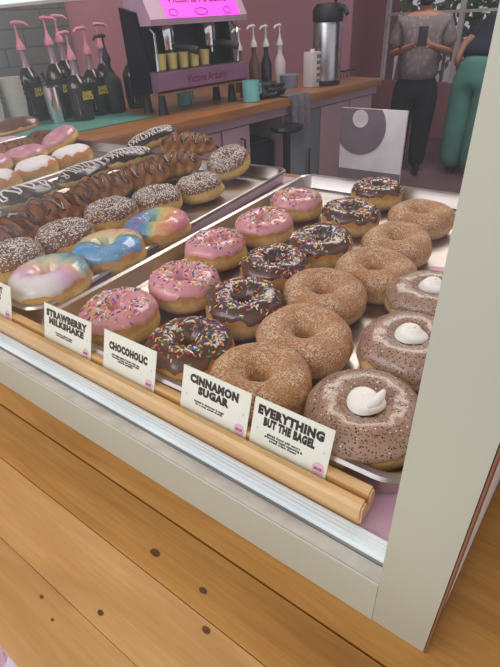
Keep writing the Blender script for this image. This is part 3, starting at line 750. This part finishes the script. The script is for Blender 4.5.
text('sign_lettering', 'Victoria Arduino', .05, mt['inkred'], em, (.23, -.0085, .3985), (ang, 0, PI), bold=.001, sx=.95)
for xx, s_ in ((.38, .6), (.235, 1), (.09, .6)):
    def f(bm, xx=xx, s_=s_):
        pts = []
        for k in range(21):
            a = 2*PI*k/20; lx = .033*math.cos(a)*s_; ly = .013*math.sin(a)
            pts.append(Vector((xx + lx, .0165 - ly*math.cos(ang)*1.0, .3540 + ly*math.sin(ang))))
        tube(bm, pts, .0016, 5)
    part('emblem', f, mt['black'], em)
for x in (.13, .36):
    part('group_head', lambda bm: lathe(bm, [(.030, .0), (.034, .03), (.034, .06), (.028, .08)], 20, x, -.075, .245), mt['chrome'], em)
    pf = part('portafilter', lambda bm: (lathe(bm, [(.02, -.02), (.032, -.012), (.034, .012), (.03, .014)], 20, x, -.075, .243), tube(bm, [(x-.01, -.07, .226), (x-.012, -.07, .205)], .006, 8)), mt['chrome'], em)
    part('handle', lambda bm: tube(bm, [(x, -.05, .243), (x-.03, .0, .238), (x-.06, .05, .222)], [.008, .013, .015], 10), mt['black'], pf)
for x in (.025, .475):
    part('steam_wand', lambda bm: tube(bm, [(x, -.03, .31), (x, .0, .29), (x+.01, .012, .22), (x+.02, .02, .165)], .0045, 8), mt['chrome'], em)
for x in (.05, .46):
    for y in (-.14, -.03): part('foot', lambda bm: lathe(bm, [(.022, 0), (.02, .01), (.014, .072)], 14, x, y, 0), mt['black'], em)
part('button_display', lambda bm: box(bm, .035, .065, -.158, -.150, .27, .285, .002), simple('blue_display', (70, 60, 220), .4, emit=1.2), em)
for i in range(5):
    o = ct('espresso_glass', ('rightmost', 'second from the right', 'middle', 'second from the left', 'leftmost')[i] + ' small amber tasting glass on the espresso machine', 'glass', .93 + .18 + i*.058, .19 + .0, .1640, group='tasting glasses on the espresso machine')
    lm = part('glass', lambda bm: lathe(bm, [(.020, 0), (.024, .055), (.0225, .055), (.0185, .004)], 16), simple('amber_glass_%d' % i, (196, 176, 100), .2, coat=.5), o)
# mug and saucer-like things
def mug(u, v, label, s_=1):
    o = ct('enamel_cup', label, 'mug', u, v)
    part('cup', lambda bm: lathe(bm, [(.036*s_, 0), (.039*s_, .003), (.040*s_, .085*s_), (.037*s_, .085*s_), (.036*s_, .006)], 28), mt['mug'], o)
    part('handle', lambda bm: tube(bm, [(-.038*s_, 0, .07*s_), (-.058*s_, .004, .066*s_), (-.060*s_, .004, .03*s_), (-.038*s_, 0, .022*s_)], .005, 8), mt['mug'], o)
mug(.945, .075, 'aqua blue mug on the wooden back counter right of the espresso machine'); mug(1.16, .30, 'aqua blue mug half hidden under the espresso machine', .85)

def pump(bm_, z0, mi=0, s_=1, ang=0):
    lathe(bm_, [(.017, z0), (.017, z0+.012), (.013, z0+.020), (.006, z0+.040), (.0055, z0+.05)], 14)
    tube(bm_, [(0, 0, z0+.045), (0, 0, z0+.085)], .0040, 8)
    tube(bm_, [(.012*math.cos(ang+PI), .012*math.sin(ang+PI), z0+.088), (0, 0, z0+.091), (.035*math.cos(ang), .035*math.sin(ang), z0+.088), (.048*math.cos(ang), .048*math.sin(ang), z0+.078)], [.006, .007, .0055, .0045], 8)
def syrup(u, v, h, label, pmat, grp, lab=True, body='syrup', z=.0068, ang=2.6, r=.043, neck=.60):
    o = ct('pump_bottle', label, 'bottle', u, v, z, 0, grp)
    part('bottle', lambda bm: lathe(bm, [(r*.95, 0), (r, .006), (r, h*neck), (r*.80, h*(neck+.07)), (.018, h*(neck+.16))], 24), mt[body], o)
    part('neck', lambda bm: lathe(bm, [(.0178, h*(neck+.155)), (.013, h*(neck+.20)), (.012, h*.97), (.013, h)], 20), mt['necktube'] if lab else mt[body], o)
    bm = bmesh.new(); pump(bm, h, ang=ang); mesh('pump', bm, pmat, o)
    if lab:
        lb = part('label', lambda bm: lathe(bm, [(r+.0006, h*.18), (r+.0006, h*.56)], 24, cap=False), mt['label'], o)
        text('lettering', 'DARK\nSAUCE', .019, mt['labelyellow'], lb, (-.012, r+.0014, h*.42), (PI/2, 0, PI), bold=.0010, sx=.8)
        part('white_strip', lambda bm: box(bm, .017, .030, r*.70, r*.74, h*.10, h*.46), mt['labelwhite'], lb)
    return o
GP = 'dark syrup bottles with pink pumps on the teal mat'
for i, (u, v, h, a, lb) in enumerate((
    (1.750, .545, .255, 2.6, 'dark syrup bottle with a pink pump, leftmost of the pump bottles'),
    (1.655, .49, .265, 2.9, 'dark syrup bottle with a pink pump, second from the left on the teal mat'),
    (1.640, .36, .215, .3, 'dark syrup bottle with a pink pump, nearest the shop in the middle of the mat'),
    (1.575, .56, .270, 2.9, 'dark syrup bottle with a pink pump, in the back row, tallest on the mat'),
    (1.535, .42, .225, .2, 'dark syrup bottle with a pink pump just left of the black pump bottle'),
    (1.400, .55, .235, 3.0, 'dark syrup bottle with a pink pump behind the black pump bottle'),
    (1.340, .42, .230, 2.9, 'dark syrup bottle with yellow lettering, rightmost beside the espresso machine'))):
    syrup(u, v, h, lb, mt['pumppink'], GP, ang=a)
syrup(1.465, .40, .195, 'dark grey pump bottle with a black pump among the pink ones', mt['black'], None, lab=False, body='label', ang=.1, r=.044, neck=.62)
st = ct('steel_shaker', 'steel shaker cup left of the syrup bottles with dark spoons in it', 'shaker', 1.735, .40, .0068)
part('cup', lambda bm: lathe(bm, [(.030, 0), (.036, .13), (.034, .13), (.028, .005)], 24), mt['chrome'], st)
for a in (-.02, .012): part('spoon', lambda bm: tube(bm, [(a*.3, 0, .02), (a+.03, 0, .15), (a*2+.06, 0, .18)], [.003, .003, .006], 6), mt['black'], st)
for i, (u, v, n) in enumerate(((1.96, .46, 9), (1.86, .47, 6))):
    o = ct('cup_stack', ('tall stack of pale paper cups at the left edge of the photo', 'shorter stack of pale paper cups beside the steel shaker')[i], 'cups', u, v, .0068)
    for k in range(n):
        part('cup', lambda bm: lathe(bm, [(.030, 0), (.042, .085), (.044, .088), (.041, .088), (.029, .004)], 24), mt['cup'], o, loc=(0, 0, k*.017))
o = ct('clear_tube', 'clear plastic cup sleeve standing in front of the tiled wall at the left edge', 'tube', 1.96, .58)
part('tube', lambda bm: lathe(bm, [(.04, 0), (.04, .40), (.037, .40), (.037, .004)], 24), mt['bottle_glass'], o)
# right of the espresso machine
GW = 'bottles with white pumps right of the espresso machine'
syr2 = simple('olive_syrup', (92, 84, 40), .3); mt['syr2'] = syr2; mt['syr3'] = simple('brown_syrup', (92, 62, 48), .3); mt['syr4'] = simple('near_black_syrup', (34, 28, 34), .3)
for (u, v, h, b_, lb) in ((.735, .36, .185, 'syr2', 'olive syrup bottle with a white pump, nearest the espresso machine'), (.650, .34, .195, 'syr3', 'brown syrup bottle with a white pump, second from the espresso machine'), (.560, .34, .190, 'syr4', 'nearly black syrup bottle with a white pump'), (.475, .32, .190, 'labelwhite', 'pale bottle with a white pump beside the carton')):
    syrup(u, v, h, lb, mt['pumpwhite'], GW, lab=False, body=b_, z=.0005, ang=.1, r=.030)
o = ct('squat_jar', 'small blue-grey tub between the white pump bottles', 'tub', .515, .22)
part('tub', lambda bm: lathe(bm, [(.045, 0), (.048, .05), (.05, .055), (.05, .062), (.0, .062)], 24), simple('blue_grey_tub', (120, 128, 150), .5), o)
o = ct('milk_carton', 'tall white printed carton left of the steel airpot', 'carton', .400, .10)
part('carton', lambda bm: box(bm, 0, .07, -.06, 0, 0, .16, .003), mt['labelwhite'], o)
part('cap', lambda bm: lathe(bm, [(.012, 0), (.012, .012)], 14, .035, -.03, .160), mt['pumpwhite'], o)
part('print', lambda bm: [box(bm, .008, .035, .0005, .0015, .02+.028*i, .036+.028*i) for i in range(5)], mt['wallgrey'], o, smooth=False)
o = ct('airpot', 'steel airpot flask with a black lid on the back counter', 'flask', .335, .115); o.scale = (1.0, 1.0, 1.22)
part('body', lambda bm: lathe(bm, [(.072, .018), (.074, .03), (.074, .22), (.070, .232)], 36), mt['steel'], o)
part('base', lambda bm: lathe(bm, [(.074, 0), (.077, .004), (.077, .018), (.073, .0195)], 36), mt['black'], o)
part('lid', lambda bm: lathe(bm, [(.072, .2315), (.078, .24), (.078, .275), (.06, .295), (.0, .298)], 36), mt['black'], o)
part('spout', lambda bm: tube(bm, [(.0, .03, .28), (0, .10, .277), (0, .118, .255)], [.014, .012, .010], 10), mt['black'], o)
part('carry_handle', lambda bm: tube(bm, [(-.07, 0, .27), (-.055, 0, .33), (-.01, 0, .375), (.0, -.02, .38)], [.006, .008, .008, .008], 8), mt['blackm'], o)
o = ct('wire_rack', 'small dark wire holder at the end of the back counter', 'rack', .06, .20)
for i in range(4): part('wire', lambda bm: tube(bm, [(.05-i*.03, 0, 0), (.05-i*.03, .0, .035), (.03-i*.03, .05, .04)], .004, 6), mt['black'], o)
part('block', lambda bm: box(bm, .055, .085, -.03, .02, 0, .055, .006), mt['black'], o)
o = ct('bar_cloth', 'crumpled black cloth on the back counter right of the aqua mug', 'cloth', .80, .10)
def f(bm):
    bmesh.ops.create_icosphere(bm, subdivisions=4, radius=1)
    for v in bm.verts:
        q = noise.noise(v.co*2.2 + Vector((3, 1, 0)))*.55 + noise.noise(v.co*5)*.25
        v.co = Vector((v.co.x*.085*(1+q), v.co.y*.055*(1+q), max(0, (v.co.z*.04*(1+q) + .022))))
part('cloth', f, mt['black'], o)
o = ct('red_packet', 'small dark red packet behind the aqua mug', 'packet', .855, .20)
part('packet', lambda bm: box(bm, -.03, .03, -.015, .015, 0, .075, .008), simple('dark_red', (120, 30, 44), .5), o)
# towel hanging over the edge
def f(bm):
    N = 14; rows = []
    prof = [(-.06, .004), (-.01, .005), (.022, .003), (.030, -.02), (.031, -.07), (.033, -.12), (.031, -.17)]
    for (y, z) in prof:
        rows.append([bm.verts.new((.15*i/N*(1 - .12*(z < -.01)), y + .004*math.sin(i*1.3)*(1 + (z < -.01)), z + .004*(i % 3 == 0)*(z < -.15))) for i in range(N+1)])
    for A, B in zip(rows, rows[1:]):
        for i in range(N): bm.faces.new((A[i], A[i+1], B[i+1], B[i]))
    r = bmesh.ops.solidify(bm, geom=bm.faces[:], thickness=-.003)
o = part('hanging_towel', f, mt['towel'], None); tag(o, 'grey towel hanging over the edge of the wooden back counter', 'towel'); o.location = BC(.645, .0, .004); o.rotation_euler = (0, 0, UR)
# stool
o = thing('bar_stool', 'tall black pedestal stool just below the grey towel', 'stool', (-1.215, 1.955, FL+.0005))
part('seat', lambda bm: lathe(bm, [(.0, 1.035), (.070, 1.035), (.078, 1.045), (.074, 1.058), (0, 1.060)], 28, cap=False), mt['blackm'], o)
part('column', lambda bm: lathe(bm, [(.018, .02), (.018, 1.036)], 14), mt['blackm'], o)
part('base', lambda bm: lathe(bm, [(.19, 0), (.19, .008), (.05, .022), (.0, .03)], 28), mt['blackm'], o)

# round logo sign board
o = thing('sign_board', 'white sign board with a big grey disc around a small white disc', 'sign', (-.945, 2.30, FL+.0005))
mt['signwhite'] = simple('sign_white', (216, 212, 214), .5); mt['signgrey'] = simple('sign_grey', (122, 106, 116), .5)
part('board', lambda bm: box(bm, -.165, .165, 0, .015, .0, 1.085, .002), mt['signwhite'], o)
part('grey_disc', lambda bm: prism(bm, [(max(-.1648, -.062+.132*math.cos(k*PI/32)), min(1.0848, 1.005+.132*math.sin(k*PI/32))) for k in range(64)], 'y', -.0023, -.0003), mt['signgrey'], o, smooth=False)
ds = part('white_disc', lambda bm: lathe(bm, [(.040, 0), (.040, .002)], 30), mt['whitefence'], o, loc=(-.062, -.0028, 1.040), rot=(PI/2, 0, 0))
for k in range(3): part('printed_line', lambda bm: box(bm, -.020, .020, -.003 + .012*(k-1), .002 + .012*(k-1), .0021, .0026), mt['labelwhite'], ds)
part('lower_band', lambda bm: box(bm, -.165, .165, -.0022, -.0003, .0, .80), mt['signgrey'], o)

# ------------------------------------------------------------------ people: reflections in glass, built as solid figures
mt['skin'] = simple('skin', (176, 124, 104), .6); mt['hair'] = simple('dark_hair', (34, 27, 26), .8)
mt['shirt'] = NT('patterned_shirt'); _t = mt['shirt']
vo = _t.voro(_t.coord((1, 1, .7)), 28); _t.col(_t.ramp(vo.outputs['Distance'], [(.2, srgb((148, 136, 136))), (.5, srgb((124, 114, 114)))])); mt['shirt'] = _t.set(.9)
mt['trous'] = simple('black_denim', (30, 28, 38), .9); mt['shoe'] = simple('black_leather', (28, 25, 26), .4)
mt['tealp'] = simple('teal_cotton', (84, 138, 126), .9); mt['navy'] = simple('navy_cotton', (34, 36, 52), .9)
def skin(name, chains, mat, parent, sub=2):
    """chains: lists of (x,y,z,r); the first point of every later chain snaps to an existing joint when equal"""
    verts, edges, rad = [], [], []
    idx = {}
    for ch in chains:
        prev = None
        for (x, y, z, r) in ch:
            k = (round(x, 4), round(y, 4), round(z, 4))
            if k not in idx: idx[k] = len(verts); verts.append((x, y, z)); rad.append(r if isinstance(r, tuple) else (r, r))
            i = idx[k]
            if prev is not None and prev != i: edges.append((prev, i))
            prev = i
    me = bpy.data.meshes.new(name); me.from_pydata(verts, edges, []); ob = bpy.data.objects.new(name + '_t', me); COL.objects.link(ob)
    ob.modifiers.new('s', 'SKIN'); ms = ob.modifiers.new('d', 'SUBSURF'); ms.levels = sub; ms.render_levels = sub
    if not me.skin_vertices: 
        bm = bmesh.new(); bm.from_mesh(me); bm.verts.layers.skin.verify(); bm.to_mesh(me); bm.free()
    sk = me.skin_vertices[0].data
    for i, r in enumerate(rad): sk[i].radius = r; sk[i].use_root = (i == 0)
    res = bpy.data.meshes.new_from_object(ob.evaluated_get(bpy.context.evaluated_depsgraph_get()))
    bpy.data.objects.remove(ob)
    res.materials.clear(); res.materials.append(mat)
    for p_ in res.polygons: p_.use_smooth = True
    o = bpy.data.objects.new(name, res); COL.objects.link(o); o.parent = parent; return o

def person(loc, rz, label, pose, top, bottoms, shoe, H_=1.70, phone=True, bend=0):
    P = thing('person', label, 'person', loc, (0, 0, rz)); k = H_/1.70
    P.scale = (k, k, k)
    # local: faces -y, x to the viewer's right
    body = []
    body.append([(0, 0, .95, (.13, .10)), (0, 0, 1.10, (.13, .10)), (0, .01, 1.28, (.15, .11)), (0, .01, 1.40, (.12, .085)), (0, 0, 1.46, .055), (0, -.01, 1.52, .055)])
    for s in (-1, 1):
        body.append([(0, 0, .95, (.13, .10)), (s*.09, 0, .86, .085), (s*.10, -.01, .50, .058), (s*.10, .02, .30, .055), (s*.10, .03, .09, .038), (s*.105, -.03, .04, .036), (s*.11, -.13, .03, .03)])
        if pose == 'phone':
            sh, el, wr = (s*.19, 0, 1.385), (s*.27, .02, 1.12), (s*.075, -.27, 1.20)
        else:
            sh, el, wr = (s*.19, 0, 1.385), (s*.26, .03, 1.10), (s*.24, -.06, .86)
        body.append([(0, .01, 1.40, (.12, .085)), sh + (.058,), ((sh[0]+el[0])/2, (sh[1]+el[1])/2, (sh[2]+el[2])/2, .046), el + (.038,), ((el[0]+wr[0])/2, (el[1]+wr[1])/2, (el[2]+wr[2])/2, .034), wr + (.024,)])
        # hand: palm and five fingers
        w0 = Vector(wr); d = (w0 - Vector(el)).normalized()
        if pose == 'phone': d = Vector((-s*.55, -.35, .55)).normalized(); sidev = Vector((0, .45, .8)).normalized()
        else: sidev = Vector((0, 1, 0))
        pl = w0 + d*.055
        body.append([wr + (.024,), tuple(pl) + (.026,)])
        cur = d.cross(sidev).normalized()*s
        for fi, (o_, L_) in enumerate(((-.026, .060), (-.009, .070), (.009, .068), (.024, .052))):
            b0 = pl + sidev*o_ + d*.02; b1 = b0 + d*L_*.5; b2 = b1 + (d*.6 + cur*.6)*L_*.45
            body.append([tuple(pl) + (.026,), tuple(b0) + (.011,), tuple(b1) + (.0085,), tuple(b2) + (.0075,)])
        b0 = w0 + d*.03 - sidev*.03; b1 = b0 - sidev*.025 + d*.02; b2 = b1 + d*.025
        body.append([tuple(pl) + (.026,), tuple(b0) + (.012,), tuple(b1) + (.010,), tuple(b2) + (.008,)])
    # head joined through the neck
    body.append([(0, -.01, 1.52, .055), (0, -.015, 1.575, (.062, .075)), (0, -.01, 1.63, (.072, .090)), (0, 0, 1.68, (.055, .07))])
    b = skin('body', body, mt['skin'], P)
    # face details
    bm = bmesh.new()
    for s in (-1, 1):
        bmesh.ops.create_uvsphere(bm, u_segments=10, v_segments=8, radius=.011, matrix=Matrix.Translation((s*.028, -.088, 1.612)))
    mesh('eye', bm, mt['hair'], P)
    bm = bmesh.new(); tube(bm, [(0, -.085, 1.61), (0, -.103, 1.585), (0, -.09, 1.578)], [.007, .012, .008], 8); mesh('nose', bm, mt['skin'], P)
    for s in (-1, 1):
        bm = bmesh.new(); bmesh.ops.create_uvsphere(bm, u_segments=10, v_segments=8, radius=1, matrix=Matrix.Translation((s*.074, .005, 1.60)) @ Matrix.Diagonal((.010, .018, .03, 1))); mesh('ear', bm, mt['skin'], P)
    def hair(bm):
        bmesh.ops.create_icosphere(bm, subdivisions=4, radius=1)
        for v in bm.verts:
            n = v.co.copy(); q = 1 + .04*noise.noise(n*6)
            v.co = Vector((n.x*.084*q, n.y*.102*q + .008, 1.640 + n.z*.080*q))
            if n.y < -.25 and n.z < .35: v.co.y = max(v.co.y, -.03)
    part('hair', hair, mt['hair'], P)
    if phone:
        def beard(bm):
            bmesh.ops.create_icosphere(bm, subdivisions=3, radius=1)
            for v in bm.verts:
                n = v.co.copy(); q = 1 + .06*noise.noise(n*7)
                v.co = Vector((n.x*.062*q, -.045 + n.y*.058*q, 1.540 + n.z*.042*q))
        part('beard', beard, mt['hair'], P)
    # clothes
    tr = [[(0, 0, .99, (.165, .13)), (0, 0, .90, (.20, .16))]]
    for s in (-1, 1): tr.append([(0, 0, .90, (.20, .16)), (s*.105, 0, .78, .14), (s*.108, -.01, .50, .11 if phone else .14), (s*.106, .02, .28, .10 if phone else .13), (s*.105, .03, .04, .085 if phone else .11)])
    skin('trousers', tr, bottoms, P)
    shc = [[(0, 0, .87 if phone else .92, (.215, .17)), (0, 0, .98, (.21, .165)), (0, .01, 1.22, (.205, .155)), (0, .01, 1.38, (.15, .105)), (0, .005, 1.43, (.075, .07))]]
    for s in (-1, 1): shc.append([(0, .01, 1.38, (.15, .105)), (s*.195, 0, 1.375, .082), (s*.235, .01, 1.25, .082), (s*.262, .015, 1.16, .080)])
    skin('shirt', shc, top, P)
    for s in (-1, 1):
        part('shoe', lambda bm: tube(bm, [(s*.10, .075, .045), (s*.10, .04, .055), (s*.105, -.04, .05), (s*.11, -.12, .036), (s*.112, -.18, .03)], [.03, .043, .042, .036, .018], 14), shoe, P)
    if phone:
        for s in (-1,):
            part('tattoo', lambda bm: [tube(bm, [(s*(.175+.02*q), -.125-.03*q+.004, 1.195-.006*q), (s*(.165+.02*q), -.155-.03*q, 1.20)], .014, 6) for q in (0, 1)], mt['hair'], P)
    if bend:
        for ch in P.children:
            if ch.name.startswith('shoe'): continue
            for v in ch.data.vertices:
                if v.co.z > .86:
                    q = min(1, (v.co.z - .86)/.16); A = math.radians(bend)*q*q*(3-2*q); dz = v.co.z - .93; y = v.co.y
                    v.co.y = y*math.cos(A) - dz*math.sin(A); v.co.z = .93 + dz*math.cos(A) + y*math.sin(A)
    return P
pp = person((-1.70, 5.14, FL+.006), math.radians(19), 'reflection of the photographer in a grey patterned shirt and black trousers holding up a phone, built as a solid figure', 'phone', mt['shirt'], mt['trous'], mt['shoe'], 1.66)  # mirror image of the photographer, added as a body beyond the case
ph = thing('reflected_phone', 'reflected black phone in both hands of the reflected photographer, built as a solid object', 'phone', pp.matrix_world @ Vector((0, 0, 0)))
ph.location = Matrix.Translation(Vector(pp.location)) @ Matrix.Rotation(math.radians(19), 4, 'Z') @ (Vector((0, -.335, 1.275))*(1.66/1.7)); ph.rotation_euler = (math.radians(-12), 0, math.radians(19))
part('case', lambda bm: box(bm, -.04, .04, -.004, .004, -.075, .075, .004), mt['black'], ph)
part('lens', lambda bm: [lathe(bm, [(.008, 0), (.008, .002)], 12, -.02, dz, 0) for dz in (.03, .052)], mt['blackm'], ph, rot=(PI/2, 0, 0), loc=(0, -.004, 0))
person((-1.16, 5.30, FL+.006), math.radians(165), 'reflection of a person in wide teal trousers and navy top bending forward, built as a solid figure, partly hidden by the post', 'down', mt['navy'], mt['tealp'], mt['shoe'], 1.86, phone=False, bend=58)  # second reflected figure, also added as a solid body
